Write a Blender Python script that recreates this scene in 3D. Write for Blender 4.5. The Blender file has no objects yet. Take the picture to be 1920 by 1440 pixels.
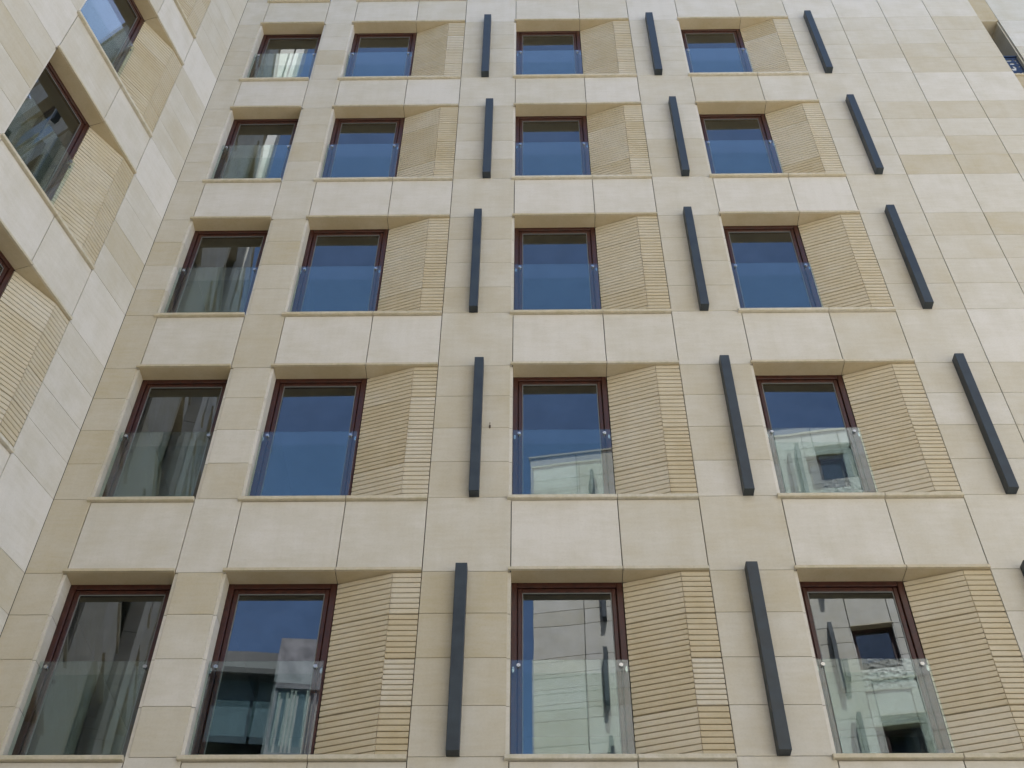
import bpy, math, random
from mathutils import Matrix, Vector
from math import radians as rad
random.seed(7)
sc = bpy.context.scene
COL = sc.collection

# ------------------------------------------------------------------ camera
cam_d = bpy.data.cameras.new("camera"); cam = bpy.data.objects.new("camera", cam_d); COL.objects.link(cam)
yaw, pit, rol = rad(-1.34420516), rad(47.10949288), rad(0.57301802)
fw = Vector((math.sin(yaw)*math.cos(pit), math.cos(yaw)*math.cos(pit), math.sin(pit)))
rt = Vector((math.cos(yaw), -math.sin(yaw), 0)); up = rt.cross(fw)
r2 = math.cos(rol)*rt + math.sin(rol)*up; u2 = -math.sin(rol)*rt + math.cos(rol)*up
M = Matrix((r2, u2, -fw)).transposed().to_4x4(); M.translation = (5.48853, -10.05117, 1.60264)
cam.matrix_world = M
cam_d.sensor_width = 36; cam_d.lens = 2197.97/1920*36; cam_d.clip_end = 2000; cam_d.clip_start = .05
sc.camera = cam

# ------------------------------------------------------------------ light
SUN_AZ, SUN_EL = rad(12), rad(63)      # azimuth from +Y towards +X
w = bpy.data.worlds.new("World"); sc.world = w; w.use_nodes = True
nt = w.node_tree; bg = nt.nodes["Background"]; sky = nt.nodes.new("ShaderNodeTexSky")
sky.sky_type = 'NISHITA'; sky.sun_disc = False; sky.sun_elevation = SUN_EL; sky.sun_rotation = SUN_AZ
sky.air_density = 1.0; sky.dust_density = 1.3; sky.ozone_density = 2.6
nt.links.new(sky.outputs[0], bg.inputs[0]); bg.inputs[1].default_value = .10
sd = bpy.data.lights.new("sun", 'SUN'); sun = bpy.data.objects.new("sun", sd); COL.objects.link(sun)
sd.energy = 4.8; sd.angle = rad(.5); sd.color = (1, .97, .92)
sdir = Vector((math.sin(SUN_AZ)*math.cos(SUN_EL), math.cos(SUN_AZ)*math.cos(SUN_EL), math.sin(SUN_EL)))
sun.rotation_euler = sdir.to_track_quat('Z', 'Y').to_euler(); sun.location = (0, 30, 60)
vs = sc.view_settings; vs.view_transform = 'Standard'; vs.look = 'None'; vs.gamma = 1; vs.exposure = 1.70
try:
    sc.cycles.max_bounces = 10; sc.cycles.transparent_max_bounces = 16
    sc.cycles.diffuse_bounces = 5; sc.cycles.use_denoising = True
    sc.cycles.caustics_reflective = False; sc.cycles.caustics_refractive = False
except Exception: pass

# ------------------------------------------------------------------ materials
def mat(name):
    m = bpy.data.materials.new(name); m.use_nodes = True
    n = m.node_tree; return m, n, n.nodes["Principled BSDF"]
def node(n, t, **k):
    x = n.nodes.new(t)
    for a, b in k.items():
        if a.startswith('i_'): x.inputs[int(a[2:])].default_value = b
        else: setattr(x, a, b)
    return x
def ramp(n, pts):
    r = n.nodes.new("ShaderNodeValToRGB"); e = r.color_ramp.elements
    e[0].position, e[0].color = pts[0][0], (*pts[0][1], 1); e[1].position, e[1].color = pts[-1][0], (*pts[-1][1], 1)
    for p, c in pts[1:-1]:
        q = e.new(p); q.color = (*c, 1)
    return r
def mix(n, a, b, f, bt='MIX'):
    x = n.nodes.new("ShaderNodeMix"); x.data_type = 'RGBA'; x.blend_type = bt
    for s, v in ((6, a), (7, b), (0, f)):
        if hasattr(v, 'links') or hasattr(v, 'is_output'): n.links.new(v, x.inputs[s])
        else: x.inputs[s].default_value = v if s == 0 else (*v, 1)
    return x.outputs[2]

def stone_material(name, stain=0.0, warm=False):
    m, n, b = mat(name); L = n.links
    at = node(n, "ShaderNodeAttribute", attribute_name="tone")
    tc = node(n, "ShaderNodeTexCoord")
    add = node(n, "ShaderNodeVectorMath", operation='ADD')
    sc_ = node(n, "ShaderNodeVectorMath", operation='SCALE'); sc_.inputs[3].default_value = 37.0
    comb = node(n, "ShaderNodeCombineXYZ"); L.new(at.outputs[2], comb.inputs[0]); L.new(at.outputs[2], comb.inputs[2])
    L.new(comb.outputs[0], sc_.inputs[0]); L.new(tc.outputs[3], add.inputs[0]); L.new(sc_.outputs[0], add.inputs[1])
    base = ramp(n, [(0, (.61, .57, .49)), (.33, (.57, .512, .40)), (.66, (.53, .458, .325)), (1, (.48, .395, .25))]) if warm else ramp(n, [(0, (.635, .603, .55)), (.33, (.565, .53, .455)), (.66, (.515, .467, .368)), (1, (.475, .412, .285))])
    big = node(n, "ShaderNodeTexNoise"); big.inputs["Scale"].default_value = 2.3; big.inputs["Detail"].default_value = 4
    L.new(add.outputs[0], big.inputs["Vector"])
    # bedding streaks of the limestone, stretched along the slab
    mp = node(n, "ShaderNodeMapping"); mp.inputs[3].default_value = (1.2, 1.2, 6.5); mp.inputs[2].default_value = (0, rad(7), 0)
    L.new(add.outputs[0], mp.inputs[0])
    bed = node(n, "ShaderNodeTexNoise"); bed.inputs["Scale"].default_value = 2.6; bed.inputs["Detail"].default_value = 7; bed.inputs["Roughness"].default_value = .62
    L.new(mp.outputs[0], bed.inputs["Vector"])
    s1 = node(n, "ShaderNodeMath", operation='MULTIPLY_ADD', i_1=.85, i_2=-.425); L.new(big.outputs[0], s1.inputs[0])
    s2 = node(n, "ShaderNodeMath", operation='MULTIPLY_ADD', i_1=.55, i_2=-.275); L.new(bed.outputs[0], s2.inputs[0])
    s3 = node(n, "ShaderNodeMath", operation='ADD'); L.new(s1.outputs[0], s3.inputs[0]); L.new(s2.outputs[0], s3.inputs[1])
    s4 = node(n, "ShaderNodeMath", operation='ADD', use_clamp=True); L.new(s3.outputs[0], s4.inputs[0]); L.new(at.outputs[2], s4.inputs[1])
    L.new(s4.outputs[0], base.inputs[0])
    col = base.outputs[0]
    fine = node(n, "ShaderNodeTexNoise"); fine.inputs["Scale"].default_value = 38; fine.inputs["Detail"].default_value = 5
    fine.inputs["Roughness"].default_value = .7; L.new(add.outputs[0], fine.inputs["Vector"])
    fr = ramp(n, [(.28, (.93, .925, .91)), (.5, (1, 1, 1)), (.75, (1.03, 1.03, 1.02))]); L.new(fine.outputs[0], fr.inputs[0])
    col = mix(n, col, fr.outputs[0], 1.0, 'MULTIPLY')
    # soft rain streaks
    mp2 = node(n, "ShaderNodeMapping"); mp2.inputs[3].default_value = (9, 9, .55); L.new(tc.outputs[3], mp2.inputs[0])
    rn = node(n, "ShaderNodeTexNoise"); rn.inputs["Scale"].default_value = 1.3; rn.inputs["Detail"].default_value = 6; L.new(mp2.outputs[0], rn.inputs["Vector"])
    rr = ramp(n, [(.34, (.93, .925, .90)), (.56, (1, 1, 1))]); L.new(rn.outputs[0], rr.inputs[0])
    col = mix(n, col, rr.outputs[0], .35, 'MULTIPLY')
    # small dark pits
    vo = node(n, "ShaderNodeTexVoronoi"); vo.inputs["Scale"].default_value = 11; L.new(add.outputs[0], vo.inputs["Vector"])
    vr = ramp(n, [(.018, (.55, .5, .44)), (.05, (1, 1, 1))]); L.new(vo.outputs[0], vr.inputs[0])
    col = mix(n, col, vr.outputs[0], .5, 'MULTIPLY')
    if stain:
        sn = node(n, "ShaderNodeTexNoise"); sn.inputs["Scale"].default_value = 14; sn.inputs["Detail"].default_value = 8; sn.inputs["Roughness"].default_value = .75
        L.new(tc.outputs[3], sn.inputs["Vector"])
        sr = ramp(n, [(.42, (0, 0, 0)), (.66, (1, 1, 1))]); L.new(sn.outputs[0], sr.inputs[0])
        sm = node(n, "ShaderNodeMath", operation='MULTIPLY', i_1=stain); L.new(sr.outputs[0], sm.inputs[0])
        col = mix(n, col, (.33, .31, .18), sm.outputs[0])
    L.new(col, b.inputs["Base Color"]); b.inputs["Roughness"].default_value = .82
    b.inputs["Specular IOR Level"].default_value = .3
    bp = node(n, "ShaderNodeBump"); bp.inputs["Strength"].default_value = .12; bp.inputs["Distance"].default_value = .004
    L.new(fine.outputs[0], bp.inputs["Height"]); L.new(bp.outputs[0], b.inputs["Normal"])
    return m
STONE = stone_material("limestone")
RIB = stone_material("ribbed_limestone", 0, True)
TRIM = stone_material("weathered_limestone", .42, True)
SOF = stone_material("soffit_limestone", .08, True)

def simple(name, c, rough=.5, metal=0, noise=.0, scale=20, spec=.5):
    m, n, b = mat(name); b.inputs["Roughness"].default_value = rough; b.inputs["Metallic"].default_value = metal
    b.inputs["Specular IOR Level"].default_value = spec
    if noise:
        tc = node(n, "ShaderNodeTexCoord"); t = node(n, "ShaderNodeTexNoise"); t.inputs["Scale"].default_value = scale; t.inputs["Detail"].default_value = 6
        n.links.new(tc.outputs[3], t.inputs["Vector"])
        r = ramp(n, [(.3, tuple(x*(1-noise) for x in c)), (.7, tuple(min(1, x*(1+noise)) for x in c))])
        n.links.new(t.outputs[0], r.inputs[0]); n.links.new(r.outputs[0], b.inputs["Base Color"])
        r3 = ramp(n, [(.3, (rough*.8,)*3), (.7, (min(1, rough*1.25),)*3)]); n.links.new(t.outputs[0], r3.inputs[0]); n.links.new(r3.outputs[0], b.inputs["Roughness"])
    else: b.inputs["Base Color"].default_value = (*c, 1)
    return m
JOINT = simple("joint_shadow_gap", (.07, .065, .055), .95)
WOOD = simple("mahogany_frame", (.042, .0105, .0055), .42, 0, .35, 14)
FIN = simple("anthracite_metal", (.024, .033, .040), .45, 0, .35, 6)
STEEL = simple("steel", (.5, .5, .5), .25, 1)
BEAD = simple("grey_spacer", (.15, .155, .15), .5)
ROOM = simple("room_plaster", (.16, .155, .14), .9, 0, .3, 1.3)
SLAB = simple("grey_render", (.16, .155, .15), .8, 0, .2, 2)
BLUE = simple("blue_metal", (.012, .022, .055), .35, .0, .3, 12)
ROOF = simple("roof_gravel", (.25, .24, .22), .9, 0, .3, 30)
COAT = simple("pale_curtain", (.42, .41, .38), .9, 0, .15, 6)

def glass(name, ior, tint, wav, rough=0.0):
    m = bpy.data.materials.new(name); m.use_nodes = True; n = m.node_tree
    n.nodes.remove(n.nodes["Principled BSDF"]); out = n.nodes["Material Output"]
    tr = node(n, "ShaderNodeBsdfTransparent"); tr.inputs[0].default_value = (*tint, 1)
    gl = node(n, "ShaderNodeBsdfGlossy"); gl.inputs["Roughness"].default_value = rough; gl.inputs[0].default_value = (.86, .93, 1, 1)
    ge = node(n, "ShaderNodeNewGeometry"); dt = node(n, "ShaderNodeVectorMath", operation='DOT_PRODUCT')
    n.links.new(ge.outputs["Normal"], dt.inputs[0]); n.links.new(ge.outputs["Incoming"], dt.inputs[1])
    ab = node(n, "ShaderNodeMath", operation='ABSOLUTE'); n.links.new(dt.outputs["Value"], ab.inputs[0])
    om = node(n, "ShaderNodeMath", operation='SUBTRACT', i_0=1.0, use_clamp=True); n.links.new(ab.outputs[0], om.inputs[1])
    pw = node(n, "ShaderNodeMath", operation='POWER', i_1=5.0); n.links.new(om.outputs[0], pw.inputs[0])
    fr = node(n, "ShaderNodeMath", operation='MULTIPLY_ADD', i_1=1-ior, i_2=ior); n.links.new(pw.outputs[0], fr.inputs[0])
    mx = node(n, "ShaderNodeMixShader"); n.links.new(fr.outputs[0], mx.inputs[0]); n.links.new(tr.outputs[0], mx.inputs[1]); n.links.new(gl.outputs[0], mx.inputs[2])
    n.links.new(mx.outputs[0], out.inputs[0])
    if wav:
        tq = node(n, "ShaderNodeTexCoord"); dn = node(n, "ShaderNodeTexNoise"); dn.inputs["Scale"].default_value = 3.0; dn.inputs["Detail"].default_value = 9; dn.inputs["Roughness"].default_value = .7
        oi = node(n, "ShaderNodeObjectInfo"); av = node(n, "ShaderNodeVectorMath", operation='ADD'); n.links.new(tq.outputs[3], av.inputs[0]); n.links.new(oi.outputs["Location"], av.inputs[1]); n.links.new(av.outputs[0], dn.inputs["Vector"])
        dm = node(n, "ShaderNodeMath", operation='MULTIPLY_ADD', i_1=.55, i_2=.72); n.links.new(dn.outputs[0], dm.inputs[0])
        fm_ = node(n, "ShaderNodeMath", operation='MULTIPLY'); n.links.new(fr.outputs[0], fm_.inputs[0]); n.links.new(dm.outputs[0], fm_.inputs[1]); n.links.new(fm_.outputs[0], mx.inputs[0])
        tc = node(n, "ShaderNodeTexCoord"); t = node(n, "ShaderNodeTexNoise"); t.inputs["Scale"].default_value = 1.1; t.inputs["Detail"].default_value = 1.5
        n.links.new(tc.outputs[3], t.inputs["Vector"])
        bp = node(n, "ShaderNodeBump"); bp.inputs["Strength"].default_value = 1; bp.inputs["Distance"].default_value = wav
        n.links.new(t.outputs[0], bp.inputs["Height"]); n.links.new(bp.outputs[0], gl.inputs["Normal"])
    return m
PANE = glass("double_glazing", .165, (.55, .60, .57), .0007)
GUARD = glass("guard_glass", .062, (.90, .955, .935), 0)

# ------------------------------------------------------------------ mesh helpers
class MB:
    def __init__(s): s.v = []; s.f = []; s.m = []; s.t = []
    def poly(s, pts, m=0, t=.3):
        i = len(s.v); s.v += [tuple(p) for p in pts]; s.f.append(tuple(range(i, i+len(pts)))); s.m.append(m); s.t.append(t)
    def box(s, x0, x1, y0, y1, z0, z1, m=0, t=.3):
        i = len(s.v)
        s.v += [(x, y, z) for x in (x0, x1) for y in (y0, y1) for z in (z0, z1)]
        for f in ((0, 1, 3, 2), (4, 6, 7, 5), (0, 4, 5, 1), (2, 3, 7, 6), (0, 2, 6, 4), (1, 5, 7, 3)):
            s.f.append(tuple(i+k for k in f)); s.m.append(m); s.t.append(t)
    def chamfer_box(s, x0, x1, y0, y1, z0, z1, c, m=0, t=.3):
        # slab whose outer (y0) face has arrises taken off
        a = [(x0, y0+c, z0), (x1, y0+c, z0), (x1, y0+c, z1), (x0, y0+c, z1)]
        b = [(x0+c, y0, z0+c), (x1-c, y0, z0+c), (x1-c, y0, z1-c), (x0+c, y0, z1-c)]
        k = [(x0, y1, z0), (x1, y1, z0), (x1, y1, z1), (x0, y1, z1)]
        s.poly(b, m, t); s.poly(k[::-1], m, t)
        for i in range(4):
            j = (i+1) % 4
            s.poly([a[i], a[j], b[j], b[i]], m, t); s.poly([k[i], k[j], a[j], a[i]], m, t)
    def prism(s, pts, z0, z1, m=0, t=.3):
        # pts: plan outline (x,y) counter-clockwise seen from above
        n = len(pts)
        s.poly([(x, y, z1) for x, y in pts], m, t); s.poly([(x, y, z0) for x, y in pts][::-1], m, t)
        for i in range(n):
            a, b = pts[i], pts[(i+1) % n]
            s.poly([(*a, z0), (*b, z0), (*b, z1), (*a, z1)], m, t)
    def cyl(s, c, ax, r, h, n=12, m=0, t=.3, r1=None):
        c = Vector(c); ax = Vector(ax).normalized(); q = ax.to_track_quat('Z', 'Y'); r1 = r if r1 is None else r1
        A = [c+q @ Vector((r*math.cos(2*math.pi*k/n), r*math.sin(2*math.pi*k/n), 0)) for k in range(n)]
        B = [c+q @ Vector((r1*math.cos(2*math.pi*k/n), r1*math.sin(2*math.pi*k/n), h)) for k in range(n)]
        s.poly(A[::-1], m, t); s.poly(B, m, t)
        for k in range(n):
            j = (k+1) % n; s.poly([A[k], A[j], B[j], B[k]], m, t)
    def mesh(s, name, mats):
        me = bpy.data.meshes.new(name); me.from_pydata(s.v, [], s.f)
        for x in mats: me.materials.append(x)
        me.polygons.foreach_set("material_index", s.m)
        a = me.attributes.new("tone", 'FLOAT', 'FACE'); a.data.foreach_set("value", s.t)
        me.update(); return me
def put(name, me, parent=None, loc=(0, 0, 0), rot=(0, 0, 0)):
    if isinstance(me, tuple): me = me[0].mesh(name, me[1])
    o = bpy.data.objects.new(name, me); COL.objects.link(o); o.parent = parent; o.location = loc; o.rotation_euler = rot
    return o
def thing(name, label, cat, loc, rotz=0, group=None):
    o = bpy.data.objects.new(name, None); COL.objects.link(o); o.location = loc; o.rotation_euler = (0, 0, rotz)
    o["label"] = label; o["category"] = cat; o.empty_display_size = .5
    if group: o["group"] = group
    return o

VG = .0028; GAP = .007      # open joint between cladding slabs
DEP = .20       # depth of the window recess
T = .034        # slab thickness

def grid_wall(mb, us, zs, solid, d0, d1, m):
    # dark substructure behind the slabs, only where the wall is solid; no inner faces
    nu, nz = len(us)-1, len(zs)-1
    S = lambda i, j: 0 <= i < nu and 0 <= j < nz and solid(i, j)
    for i in range(nu):
        for j in range(nz):
            if not S(i, j): continue
            a, b, c, d = us[i], us[i+1], zs[j], zs[j+1]
            mb.poly([(a, d0, c), (b, d0, c), (b, d0, d), (a, d0, d)], m)
            mb.poly([(b, d1, c), (a, d1, c), (a, d1, d), (b, d1, d)], m)
            if not S(i-1, j): mb.poly([(a, d1, c), (a, d0, c), (a, d0, d), (a, d1, d)], m)
            if not S(i+1, j): mb.poly([(b, d0, c), (b, d1, c), (b, d1, d), (b, d0, d)], m)
            if not S(i, j-1): mb.poly([(a, d1, c), (b, d1, c), (b, d0, c), (a, d0, c)], m)
            if not S(i, j+1): mb.poly([(a, d0, d), (b, d0, d), (b, d1, d), (a, d1, d)], m)

def slab(mb, a, b, z0, z1, t, y0=0.0):
    g = GAP/2+.0015; yy = y0 + random.uniform(0, .0016)
    mb.chamfer_box(a+g, b-g, yy, y0+T, z0+VG, z1-VG, .0022, 0, t)

def ribs(mb, p0, p1, z0, z1, n, t):
    # one grooved slab between plan points p0,p1 (left to right); saw-tooth ribs that step back under each lip
    g = GAP/2; d = (Vector(p1)-Vector(p0)).normalized(); inn = Vector((-d.y, d.x))
    a = Vector(p0)+d*g; b = Vector(p1)-d*g; z0 += g; z1 -= g
    prof = []; h = (z1-z0)/n; gr = .0135
    for k in range(n):
        zb = z0+h*k
        prof += [(zb, .002), (zb+h*.25, 0.0), (zb+h-gr, .003), (zb+h-gr*.8, .024), (zb+h, .024)]
    prof.append((z1, .024))
    pts = [(z, .035) for z in (z0,)]+prof+[(z1, .035)]
    P = lambda q, z, e: (q.x+inn.x*e, q.y+inn.y*e, z)
    for (za, ea), (zb, eb) in zip(pts, pts[1:]):
        mb.poly([P(a, za, ea), P(b, za, ea), P(b, zb, eb), P(a, zb, eb)], 0, t)
    for q, rev in ((a, True), (b, False)):
        for (za, ea), (zb, eb) in zip(pts, pts[1:]):
            if abs(za-zb) < 1e-6: continue
            f = [P(q, za, ea), P(q, zb, eb), P(q, zb, .036), P(q, za, .036)]
            mb.poly(f[::-1] if rev else f, 0, t)

def window_meshes(W, H):
    fr = MB(); o = .066; s = .050
    y0, y1 = 0.0, .07
    fr.chamfer_box(0, o, y0, y1, 0, H, .006); fr.chamfer_box(W-o, W, y0, y1, 0, H, .006)
    fr.chamfer_box(o, W-o, y0, y1, H-o, H, .006); fr.chamfer_box(o, W-o, y0, y1, 0, o, .006)
    a, b, c, d = o+.006, W-o-.006, o+.006, H-o-.006; ys = .014
    fr.chamfer_box(a, a+s, ys, y1, c, d, .008); fr.chamfer_box(b-s, b, ys, y1, c, d, .008)
    fr.chamfer_box(a+s, b-s, ys, y1, d-s, d, .008); fr.chamfer_box(a+s, b-s, ys, y1, c, c+s*1.4, .008)
    fr.box(o-.01, W-o+.01, .05, .066, o-.01, o+.006); fr.box(o-.01, o+.006, .05, .066, o, H-o); fr.box(W-o-.006, W-o+.01, .05, .066, o, H-o)
    fr.box(o, W-o, .05, .066, H-o-.006, H-o+.01)
    a += s; b -= s; d -= s; c += s*1.4
    bd = MB(); e = .010
    bd.box(a, a+e, .024, .034, c, d); bd.box(b-e, b, .024, .034, c, d); bd.box(a+e, b-e, .024, .034, d-e, d); bd.box(a+e, b-e, .024, .034, c, c+e)
    pn = MB(); pn.poly([(a, 0, c), (b, 0, c), (b, 0, d), (a, 0, d)])
    return fr, bd, pn, (a, b, c, d)

_cache = {}
def add_window(par, u, z, W, H, detail, room=True):
    key = (round(W, 3), round(H, 3))
    if key not in _cache:
        fr, bd, pn, r = window_meshes(W, H)
        cx, cz = (r[0]+r[1])/2, (r[2]+r[3])/2
        for i, v in enumerate(pn.v): pn.v[i] = (v[0]-cx, v[1], v[2]-cz)
        _cache[key] = (fr.mesh("window_frame", [WOOD]), bd.mesh("glazing_bead", [BEAD]), pn.mesh("pane", [PANE]), cx, cz)
    fr, bd, pn, cx, cz = _cache[key]
    o = put("window", fr, par, (u, DEP+.001, z))
    if detail: put("glazing_bead", bd, o)
    put("pane", pn, o, (cx, .032, cz), (rad(random.gauss(0, .16)), 0, rad(random.gauss(0, .22))))
    return o

_gc = {}
def add_guard(par, u, z, W, H, detail):
    key = round(W, 3), round(H, 3)
    if key not in _gc:
        g = MB(); g.chamfer_box(0, W, 0, .014, 0, H, .0015)
        b = MB(); b.cyl((0, -.014, 0), (0, 1, 0), .021, .014, 14, r1=.024); b.cyl((0, -.016, 0), (0, 1, 0), .009, .003, 8)
        b.cyl((0, .014, 0), (0, 1, 0), .012, .05, 8)
        k = MB()
        n = 12; pts = [(.012*math.cos(2*math.pi*i/n), .036*math.sin(2*math.pi*i/n)) for i in range(n)]
        k.poly([(x, 0, zz) for x, zz in pts]); k.poly([(x, .01, zz) for x, zz in pts][::-1])
        for i in range(n):
            a, c = pts[i], pts[(i+1) % n]; k.poly([(a[0], 0, a[1]), (a[0], .01, a[1]), (c[0], .01, c[1]), (c[0], 0, c[1])])
        _gc[key] = (g.mesh("glass_guard", [GUARD]), b.mesh("bolt", [STEEL]), k.mesh("bracket", [STEEL]))
    g, b, k = _gc[key]
    o = put("glass_guard", g, par, (u, .105, z+.006), (rad(random.gauss(0, .2)), 0, 0))
    if detail:
        for x in (.075, W-.075):
            for zz in (H-.07, .03): put("bolt", b, o, (x, 0, zz))
        for x in (.02, W-.02): put("bracket", k, o, (x, .03, H-.095))
    return o

def tones(seq):
    return [float(x)/9 for x in seq]

def facade(par, cols, rows, base, top, tone, fins, detail=lambda r, c: True, flute_tone=None, depth=9.0, guard=True, end_left=True, end_right=True, window_rows=None, corner=None, fin_out=-.122):
    """cols: list of (kind, u0, u1[, um]) with kind P pier, W window, F fluted; rows: list of (sill, lintel) top to bottom"""
    us = [cols[0][1]]+[c[2] for c in cols]
    zs = sorted({base, top} | {z for r in rows for z in r})
    rowset = {}
    for ri, (s_, l_) in enumerate(rows): rowset[round(s_, 3)] = ri
    mb = MB()
    kinds = [c[0] for c in cols]
    def is_open(i, j):
        ri = rowset.get(round(zs[j], 3))
        return ri is not None and kinds[i] in 'WF'
    grid_wall(mb, us, zs, lambda i, j: not is_open(i, j), T, .30, 1)
    for i, c in enumerate(cols):
        u0, u1 = c[1], c[2]
        if i == 0: u0 -= .0045
        if i == len(cols)-1: u1 += .0045
        for j in range(len(zs)-1):
            z0, z1 = zs[j], zs[j+1]; ri = rowset.get(round(z0, 3))
            if ri is not None:
                s_, l_ = rows[ri]
                if c[0] == 'P':
                    h = (l_-s_)/4
                    a = u0; b = u1
                    nxt = kinds[i+1] if i+1 < len(cols) else ''
                    prv = kinds[i-1] if i else ''
                    if nxt == 'W': b = u1-.030
                    if prv == 'W': a = u0+.030
                    for q in range(4):
                        t = tone(ri, i, q)
                        slab(mb, a, b+GAP/2 if nxt == 'W' else b, l_-h*(q+1), l_-h*q, t)
                        if nxt == 'W':   # jamb stone, set back in a small rebate
                            mb.box(u1-.032, u1+.004, .022, DEP, l_-h*(q+1)+GAP/2, l_-h*q-GAP/2, 0, max(0, t-.35))
                        if prv == 'W':
                            mb.box(u0-.004, u0+.032, .022, DEP, l_-h*(q+1)+GAP/2, l_-h*q-GAP/2, 0, max(0, t-.3))
            else:
                # spandrel band: between a lintel below and a sill above
                lo = z0+(.040 if c[0] in 'WF' and any(abs(z0-r[1]) < 1e-3 for r in rows) else 0)
                hi = z1-(.050 if c[0] in 'WF' and any(abs(z1-r[0]) < 1e-3 for r in rows) else 0)
                rj = next((k for k, r in enumerate(rows) if abs(r[0]-z1) < 1e-3), -1)
                n = max(1, round((z1-z0)/1.3)); hh = (hi-lo)/n
                for q in range(n): slab(mb, u0, u1, lo+hh*q, lo+hh*(q+1), tone(rj, i, 4 if n == 1 else 5+q))
    # floors, roof and the body of the block behind the facade
    U0, U1 = us[0], us[-1]
    mb.box(U0+.02, U1-.02, depth-.3, depth, base, top-.9, 2)
    if end_left: mb.box(U0+.0, U0+.25, .302, depth-.302, base, top-.002, 2)
    if end_right: mb.box(U1-.25, U1, .302, depth-.302, base, top-.002, 2)
    for s_, l_ in rows: mb.box(U0+.26, U1-.26, .302, depth-.31, l_+.12, l_+.42, 2)
    mb.box(U0+.26, U1-.26, 3.6, 3.7, base, top-1.2, 2)
    mb.box(U0+.26, U1-.26, .302, depth-.31, top-1.05, top-.8, 2)
    xs = [c[1]-.02 for c in cols if c[0] == 'P' and c[2]-c[1] > .4]
    for x in xs:
        if x > U0+.3: mb.box(x+.3, x+.42, .303, 3.58, base, top-1.2, 2)
    if corner: mb.prism(corner, base, top-.01, 1)
    wall = put("wall", (mb, [STONE, JOINT, ROOM]), par)
    cap = MB(); cap.box(U0-.05, U1+.05, -.05, .45, top+.001, top+.07, 0, .3)
    put("coping", (cap, [TRIM]), par)
    # openings
    for ri, (s_, l_) in enumerate(rows):
        for i, c in enumerate(cols):
            if c[0] != 'W': continue
            u0, u1 = c[1], c[2]; H = l_-s_; W = u1-u0
            flt = cols[i+1] if i+1 < len(cols) and cols[i+1][0] == 'F' else None
            e = flt[2] if flt else u1
            det = detail(ri, i)
            add_window(par, u0+.001, s_+.001, W-.002, H-.002, det)
            lt = MB(); g = GAP/2; tt = random.uniform(.3, .7)
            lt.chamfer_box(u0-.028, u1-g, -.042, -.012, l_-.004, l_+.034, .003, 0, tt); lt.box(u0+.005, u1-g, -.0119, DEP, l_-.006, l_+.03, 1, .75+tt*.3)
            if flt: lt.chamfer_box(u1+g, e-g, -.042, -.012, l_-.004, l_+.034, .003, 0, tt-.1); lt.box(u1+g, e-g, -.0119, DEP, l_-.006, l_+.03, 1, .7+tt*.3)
            put("lintel", (lt, [TRIM, SOF]), par)
            sl = MB()
            sl.chamfer_box(u0-.045, u1-g, -.045, DEP+.06, s_-.044, s_+.003, .005, 0, tt-.2)
            if flt: sl.chamfer_box(u1+g, e-g, -.045, DEP+.06, s_-.044, s_+.003, .005, 0, tt-.25)
            put("sill", (sl, [TRIM]), par)
            if flt:
                f0, f1 = flt[1], flt[2]; um = f0+(f1-f0)*.668
                fm = MB(); ft = flute_tone(ri, i) if flute_tone else [random.choice((.35, .5, .65, .8, 1.0)) for _ in range(7)]
                h = (H-.002)/4; b0 = s_+.001
                # ramp: courses 1 | 2+3 | 4 counted from the top; flat strip: four courses
                for (q0, n), t in zip(((3, 1), (1, 2), (0, 1)), ft[:3]):
                    ribs(fm, (f0+.004, DEP), (um, 0), b0+h*q0, b0+h*(q0+n), (8 if n == 1 else 17), t)
                for q, t in zip((3, 2, 1, 0), ft[3:]):
                    ribs(fm, (um, 0), (f1, 0), b0+h*q, b0+h*(q+1), (8, 9, 8, 8)[q], t)
                fm.prism([(f0+.03, DEP+.09), (f0+.03, DEP+.045), (um+.005, .045), (f1-.001, .045), (f1-.001, DEP+.09)], b0, b0+h*4, 1)
                put("fluted_panel", (fm, [RIB, JOINT]), par)
            if guard: add_guard(par, u0+.012, s_, W-.02, GH[ri] if ri < len(GH) else 1.17, det)
    for (ri, a, b, dz) in fins:
        s_, l_ = rows[ri]; fm = MB(); z0 = s_+.0; z1 = l_+dz; c = .004
        yo = fin_out
        # hollow-section look: four long faces with slightly eased edges
        fm.prism([(a+c, yo), (b-c, yo), (b, yo+c), (b, -.001), (a, -.001), (a, yo+c)], z0, z1)
        put("wall_fin", (fm, [FIN]), par)
    return wall

GH = [1.18, 1.18, 1.22, 1.20, 1.18, 1.13, 1.15, 1.15]
Z = -1.17
ROWS = [(24.63, 26.75), (21.515, 23.655), (18.297, 20.515), (15.015, 17.255), (11.70, 13.943), (8.456, 10.640), (5.16, 7.37), (1.86, 4.07)]
ROWS = [(a+Z, b+Z) for a, b in ROWS]

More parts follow.
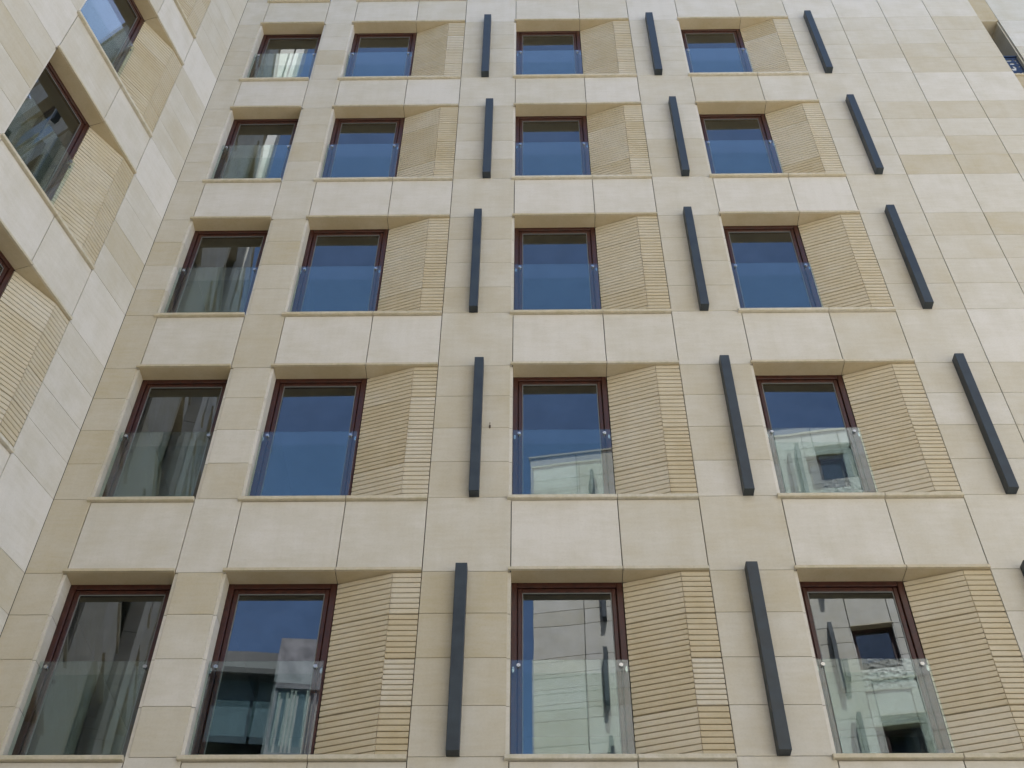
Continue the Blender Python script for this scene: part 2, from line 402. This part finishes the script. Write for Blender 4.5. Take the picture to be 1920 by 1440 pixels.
# ------------------------------------------------------------------ ground
gm = MB(); gm.poly([(-900, -900, 0), (900, -900, 0), (900, 900, 0), (-900, 900, 0)])
m, n, b = mat("stone_paving"); tc = node(n, "ShaderNodeTexCoord")
br = node(n, "ShaderNodeTexBrick"); br.inputs["Scale"].default_value = 1.0
br.inputs["Color1"].default_value = (.46, .43, .38, 1); br.inputs["Color2"].default_value = (.40, .38, .335, 1); br.inputs["Mortar"].default_value = (.12, .11, .1, 1)
br.inputs["Mortar Size"].default_value = .008; br.inputs["Brick Width"].default_value = .6; br.inputs["Row Height"].default_value = .4
n.links.new(tc.outputs[3], br.inputs["Vector"]); n.links.new(br.outputs[0], b.inputs["Base Color"]); b.inputs["Roughness"].default_value = .8
g = put("ground", (gm, [m])); g["kind"] = "structure"; g["label"] = "pale paved courtyard ground below the stone facades"

# ------------------------------------------------------------------ main facade
X = [0, .445, 1.631, 2.181, 3.368, 4.301, 5.258, 6.464, 7.387, 8.324, 9.489, 10.382, 11.326, 12.197, 13.053, 13.93]
K = ['P', 'W', 'P', 'W', 'F', 'P', 'W', 'F', 'P', 'W', 'F', 'P', 'P', 'P', 'P']
COLS = [(k, X[i], X[i+1]) for i, k in enumerate(K)]
# stone shade of every slab as the photograph shows it: four courses, then the spandrel slab under the row
TM = {  # row: {column: courses + spandrel below}   0 = whitest, 9 = most yellow
 0: {0: '45543', 2: '33342', 5: '33330', 8: '22220', 11: '22221', 12: '22221', 13: '22221', 14: '22222', 1: '....3', 3: '....1', 4: '....3', 6: '....2', 7: '....3', 9: '....1', 10: '....3'},
 1: {0: '55654', 2: '32743', 5: '44463', 8: '33444', 11: '33334', 12: '33523', 13: '33661', 14: '65562', 1: '....1', 3: '....2', 4: '....0', 6: '....3', 7: '....1', 9: '....5', 10: '....2'},
 2: {0: '44555', 2: '55743', 5: '55364', 8: '33663', 11: '34434', 12: '64372', 13: '73773', 14: '64463', 1: '....1', 3: '....1', 4: '....1', 6: '....1', 7: '....1', 9: '....1', 10: '....0'},
 3: {0: '58487', 2: '67557', 5: '65574', 8: '65563', 11: '44553', 12: '64331', 13: '74433', 14: '55443', 1: '....2', 3: '....1', 4: '....1', 6: '....1', 7: '....3', 9: '....2', 10: '....4'},
 4: {0: '87878', 2: '56362', 5: '66564', 8: '65635', 11: '43543', 12: '54443', 13: '54443', 14: '55443', 1: '....2', 3: '....2', 4: '....3', 6: '....1', 7: '....4', 9: '....2', 10: '....3'},
 5: {0: '77784', 2: '84363', 5: '99754', 8: '75444', 11: '43444', 12: '54443', 13: '54443', 14: '55443', 1: '....2', 3: '....3', 4: '....3', 6: '....2', 7: '....3', 9: '....2', 10: '....3'},
}
rnd = random.Random(3)
def tone_main(ri, i, q):
    base = rnd.uniform(-.05, .05)
    d = TM.get(ri, {}).get(i)
    if ri < 0 or d is None or q > 4 or d[q] == '.': return rnd.uniform(.15, .6)+base
    return max(0, int(d[q])/9*.86+.02+base)
FT = {(1, 3): '6665133'[:7], (1, 6): '6555643', (1, 9): '9353544', (2, 3): '4636665', (2, 6): '7465763', (2, 9): '5484454',
      (3, 3): '4365566', (3, 6): '5365666', (3, 9): '5555555', (4, 3): '5736233', (4, 6): '5436567', (4, 9): '5635555', (5, 3): '5663828', (5, 6): '5747728', (5, 9): '5637656'}
def ft_main(ri, i):
    s = FT.get((ri, i))
    if not s: return [rnd.choice((.4, .55, .7)) for _ in range(7)]
    return [int(c)/9*.8+.14+rnd.uniform(-.04, .04) for c in s]
fins = []
FX = {1: [(4.662, 4.793), (7.698, 7.829), (10.676, 10.793)], 2: [(4.765, 4.891), (7.851, 7.967), (10.832, 10.950)], 3: [(4.666, 4.782), (7.770, 7.886), (10.755, 10.876)],
      4: [(4.775, 4.891), (7.896, 8.014), (10.867, 10.985)], 5: [(4.670, 4.796), (7.767, 7.891), (10.703, 10.824)], 0: [(4.7, 4.82), (7.75, 7.87), (10.75, 10.87)], 6: [(4.8, 4.92), (7.9, 8.02), (10.8, 10.92)], 7: [(4.7, 4.82), (7.75, 7.87), (10.7, 10.82)]}
DZ = {0: .05, 1: .065, 2: .045, 3: .045, 4: .035, 5: .02, 6: .02, 7: .02}
for ri in FX:
    for a, b in FX[ri]: fins.append((ri, a, b, DZ[ri]))
RUST = simple("rust_streak", (.06, .04, .025), .9)
main = thing("apartment_building", "cream stone building straight ahead with dark upright fins between its brown windows", "building", (0, 0, 0))
MAIN_CORNER = [(-.001, .012), (-.001, 1.5), (-.9, 1.5), (-.9, .30), (-.013, .012)]
facade(main, COLS, ROWS, 0, 28.5+Z, tone_main, fins, lambda r, c: r <= 5, ft_main, corner=MAIN_CORNER[::-1])

rb = MB(); zj = 12.835+Z
rb.prism([(4.985, -.004), (4.993, -.004), (4.993, .003), (4.985, .003)], zj-.03, zj+.075)
rb.prism([(4.978, -.010), (5.000, -.010), (5.000, .003), (4.978, .003)], zj-.015, zj+.022)
put("rusty_anchor", (rb, [RUST]), main)

# ------------------------------------------------------------------ left wing (obtuse corner)
WA = rad(90-16.1)
wing = thing("apartment_building", "cream stone wing at the left, seen steeply, without any dark fins", "building", (-.002, -.003, 0), WA)
WX = [-19.9, -18.3, -17.14, -16.25, -14.9, -13.74, -12.85, -11.5, -10.34, -9.45, -8.1, -6.94, -6.05, -2.883, -1.725, -.836, 0]
WK = ['P', 'W', 'F', 'P', 'W', 'F', 'P', 'W', 'F', 'P', 'W', 'F', 'P', 'W', 'F', 'P']
# the broad pier is divided into slabs
WX = WX[:13]+[-4.99, -3.93]+WX[13:]; WK = WK[:12]+['P', 'P', 'P']+WK[13:]
WC = [(k, WX[i], WX[i+1]) for i, k in enumerate(WK)]
WR = [(27.85+Z, 29.98+Z)]+ROWS
TW = {1: {17: '43324'}, 2: {17: '34440', 16: '....1', 15: '....4', 14: '34535'}, 3: {17: '43530', 16: '....2', 15: '....3', 14: '55431'},
      4: {17: '33731', 16: '....2', 15: '....1', 14: '46432'}, 5: {17: '32221', 16: '....1', 15: '....3', 14: '44432'}, 6: {17: '63333', 16: '....3'}}
rw = random.Random(11)
def tone_wing(ri, i, q):
    d = TW.get(ri, {}).get(i)
    if ri < 0 or d is None or q > 4 or d[q] == '.': return rw.uniform(.1, .55)
    return int(d[q])/9+rw.uniform(-.04, .04)
FW = {(2, 15): '6463423', (3, 15): '3643555', (4, 15): '4345434', (1, 15): '4445533'}
def ft_wing(ri, i):
    s = FW.get((ri, i)); return [int(c)/9*.8+.25 for c in s] if s else [rw.choice((.3, .45, .6)) for _ in range(7)]
GH = [1.18]+GH
facade(wing, WC, WR, 0, 31.6+Z, tone_wing, [], lambda r, c: r <= 5 and c >= 14, ft_wing)
GH = GH[1:]

# projecting end tower of the wing; its narrow north side stands in the sun and is mirrored in the first window column
tw = MB(); rt_ = random.Random(4); zt_ = 0; TH = 42.5+Z; ua, ub, pr = -8.6, -7.6, -.26
tw.box(ua+.04, ub-.04, pr+.04, -.002, 0, TH-.01, 1)
while zt_ < TH-.2:
    h_ = min(1.1, TH-zt_)
    tw.box(ub-.038, ub, pr, -.002, zt_+.008, zt_+h_-.008, 0, rt_.uniform(.0, .3))
    tw.box(ua, ub-.04, pr, pr+.038, zt_+.008, zt_+h_-.008, 0, rt_.uniform(.05, .5))
    tw.box(ua-.04, ua-.001, pr, -.002, zt_+.008, zt_+h_-.008, 0, rt_.uniform(.05, .5)); zt_ += h_
tw.box(ua-.04, ub, .05, 3, 31.7+Z, TH, 0, .3)
put("tower", (tw, [STONE, JOINT]), wing)

# ------------------------------------------------------------------ set-back block beyond the right corner
back = thing("apartment_building", "set back stone block at the top right with a blue pierced metal guard", "building", (0, 2.0, 0))
mb = MB(); r3 = random.Random(5)
op = [(27.58-3.3*k+Z, 25.10-3.3*k+Z) for k in range(-1, 8)]
op[0] = (31.4+Z, 29.34+Z)
zs = sorted({0, 35+Z} | {z for p in op for z in p if z > 0}); us = [13.4, 14.3, 16.0, 16.95, 17.9, 18.85, 19.8]
lows = {round(p[1], 3) for p in op if p[1] > 0}
grid_wall(mb, us, zs, lambda i, j: not (i == 1 and round(zs[j], 3) in lows), T, .9, 1)
for i in range(len(us)-1):
    for j in range(len(zs)-1):
        low = round(zs[j], 3) in lows
        if i == 1: continue
        k = 4 if low else 1
        h = (zs[j+1]-zs[j])/k
        for q in range(k): slab(mb, us[i], us[i+1]-(.03 if i+1 < 0 else 0), zs[j]+h*q, zs[j]+h*(q+1), r3.uniform(.15, .5))
mb.box(13.41, 19.79, 4.5, 4.8, 0, 34+Z, 2); mb.box(19.55, 19.795, .902, 4.49, 0, 35+Z, 2); mb.box(13.42, 19.54, .902, 4.49, 34.3+Z, 34.5+Z, 2)
for zt, zb in op:
    if zb > 0:
        mb.box(15.962, 15.998, .036, .9, zb+.05, zt-.001, 0, .7)      # stone jamb
        mb.box(14.302, 15.96, .0, .9, zt-.04, zt-.002, 0, .8)         # stone soffit
put("wall", (mb, [STONE, JOINT, ROOM]), back)
for k, (zt, zb) in enumerate(op):
    if zb < 0 or k > 3: continue
    fm = MB()
    ribs(fm, (14.3, 0), (16.0, 0), zt+.005, zt+(1.70 if k == 1 else .76), 30 if k == 1 else 14, .75)
    put("fluted_panel", (fm, [RIB, JOINT]), back)
    sl = MB(); sl.chamfer_box(14.3, 15.998, -.03, .9, zb-.05, zb, .004, 0, .6); put("sill", (sl, [TRIM]), back)
    add = put("window", (window_meshes(1.64, zt-zb-.06)[0], [WOOD]), back, (14.31, .80, zb+.001))
    pn = window_meshes(1.64, zt-zb-.06)[2]; put("pane", (pn, [PANE]), add, (0, .03, 0))
    # pierced metal guard
    gu = MB(); W_, H_ = 1.62, .93; cs = .018; nx, nz = int(W_/cs), int(H_/cs)
    rr_ = random.Random(20+k); holes = []
    for gx in range(11):
        for gz in range(6):
            holes.append((.09+gx*.15+rr_.uniform(-.03, .03), .10+gz*.14+rr_.uniform(-.025, .025), rr_.uniform(.052, .078), rr_.uniform(.034, .052), rr_.uniform(0, 3.1)))
    def inside(x, z):
        if x < .035 or x > W_-.035 or z < .035 or z > H_-.05: return False
        for hx, hz, a, b_, th in holes:
            dx, dz = x-hx, z-hz; c, s = math.cos(th), math.sin(th)
            if ((dx*c+dz*s)/a)**2+((-dx*s+dz*c)/b_)**2 < 1: return True
        return False
    for i in range(nx):
        for j in range(nz):
            if not inside((i+.5)*cs, (j+.5)*cs): gu.box(i*cs, (i+1)*cs, 0, .006, j*cs, (j+1)*cs)
    go = put("metal_guard", (gu, [BLUE]), back, (14.33, .10, zb+.004)); go["label"] = "dark blue metal guard pierced with rounded holes"
    bk = MB(); bk.box(.04, W_-.04, .014, .02, .04, H_-.12); put("added_pale_sheet", (bk, [simple("pale_hole_filler", (.62, .62, .60), .5)]), go)  # added sheet whose pale colour stands in for the lit loggia wall behind
    rl = MB(); rl.box(14.32-14.33, 15.958-14.33, -.02, .03, H_, H_+.04); put("rail", (rl, [BLUE]), go)
cp = MB(); cp.box(13.35, 19.85, -.05, .95, 35+Z, 35.07+Z); put("coping", (cp, [TRIM]), back)

# ------------------------------------------------------------------ sunlit building across the courtyard (mirrored in the panes)
OA = rad(180+9)
GAP = .022; VG = .009
opp = thing("apartment_building", "sunlit pale stone building across the courtyard, mirrored in the lower right windows", "building", (22.0, -17.0, 0), OA)
OX = [0, 1.2, 2.4, 3.6, 4.8, 6.0, 7.2, 8.4, 9.6, 10.8, 12.2, 13.6, 15.15, 16.75]
OK_ = ['P', 'P', 'W', 'P', 'P', 'W', 'P', 'P', 'W', 'P', 'P', 'P', 'P']
OC = [(k, OX[i], OX[i+1]) for i, k in enumerate(OK_)]
ro = random.Random(9)
OR = [(27.68-3.3*k+Z, 29.83-3.3*k+Z) for k in range(8)]
of = [(ri, x+ro.uniform(-.08, .08), 0, 0) for ri in range(7) for x in (4.3, 7.72, 11.3, 14.5)]
of = [(r_, x, x+.12, .05) for r_, x, _, _ in of]
facade(opp, OC, OR, 0, 30.9+Z, lambda r, i, q: ro.uniform(.05, .45), of, lambda r, c: False, lambda r, i: [ro.uniform(.4, .7) for _ in range(7)], guard=False, fin_out=-.26)

RELIEF, rn_, rb_ = mat("carved_relief"); rb_.inputs["Base Color"].default_value = (.5, .47, .42, 1); rb_.inputs["Roughness"].default_value = .8
rv = node(rn_, "ShaderNodeTexVoronoi"); rv.inputs["Scale"].default_value = 9; rc_ = node(rn_, "ShaderNodeTexCoord"); rn_.links.new(rc_.outputs[3], rv.inputs["Vector"])
rp = node(rn_, "ShaderNodeBump"); rp.inputs["Distance"].default_value = .06; rn_.links.new(rv.outputs[0], rp.inputs["Height"]); rn_.links.new(rp.outputs[0], rb_.inputs["Normal"])
for s_, l_ in OR:
    for a in (2.4, 6.0, 9.6):
        m_ = MB(); m_.chamfer_box(a+.01, a+1.19, .03, .10, s_+.005, s_+.72, .01); put("relief_panel", (m_, [RELIEF]), opp)

# ------------------------------------------------------------------ darker block further off
dk = thing("apartment_block", "dark grey balconied block across the courtyard, mirrored in the lower left windows", "building", (4.2, -25.0, 0), rad(180-6))
db = MB(); L_ = 20; TOP = 26.3+Z
GL = simple("balcony_glazing", (.10, .14, .165), .15, 0, .2, 3)
db.box(0, L_, 1.4, 12, 0, TOP-.6, 0); db.box(-.05, L_+.05, -.1, 12.1, TOP-.6, TOP, 0)
for x in (0, 4.9, 9.8, 14.7, L_-.25): db.box(x, x+.25, 0, 1.398, 0, TOP-.602, 0)
put("wall", (db, [SLAB]), dk)
for k in range(8):
    z = TOP-3.3*(k+1)+.3
    if z < .3: break
    bb = MB(); 
    for a in (.252, 10.052, 14.952): bb.box(a, min(a+(3.1 if a < 1 else 4.646), L_-.252), -.35, 1.396, z-.25, z, 0); bb.box(a, min(a+(3.1 if a < 1 else 4.646), L_-.252), -.35, -.25, z, z+.55, 0)
    put("balcony", (bb, [SLAB]), dk)
    for a in (.252, 5.152, 10.052, 14.952):
        for s in range(3):
            wm = MB(); wm.box(a+.1+s*1.5, a+1.5+s*1.5 if a+1.5+s*1.5 < L_-.3 else L_-.3, .42, .48, z+.02, z+2.5, 0); put("window", (wm, [GL]), dk)
ZN = simple("zinc_sheet", (.19, .18, .19), .45, .3, .25, 2.4)
bay = MB(); bay.box(3.4, 7.4, -1.0, 1.39, TOP-1.7, TOP+.02, 0)
for k in range(7):
    zt = TOP-1.7-3.3*k
    bay.box(3.4, 7.4, -1.0, 1.39, max(.1, zt-3.3), max(.5, zt-2.35), 0)
    for x in (3.4, 4.7, 6.0, 7.3): bay.box(x, x+.1, -.95, -.85, max(.5, zt-2.35)+.001, zt-.001, 0)
bo = put("bay", (bay, [ZN]), dk)
for k in range(7):
    zt = TOP-1.7-3.3*k; gw = MB(); gw.box(3.45, 7.35, -.84, -.80, max(.5, zt-2.35)+.002, zt-.002, 0); put("glazing", (gw, [GL]), bo)
    cu = MB(); x = 3.6; rc = random.Random(k)
    while x < 7.2:
        if rc.random() < .75: cu.box(x, x+.07, -.90, -.845-rc.random()*.02, max(.5, zt-2.35)+.003, zt-.05-rc.random()*.5, 0)
        x += .13
    put("blind", (cu, [COAT]), bo)
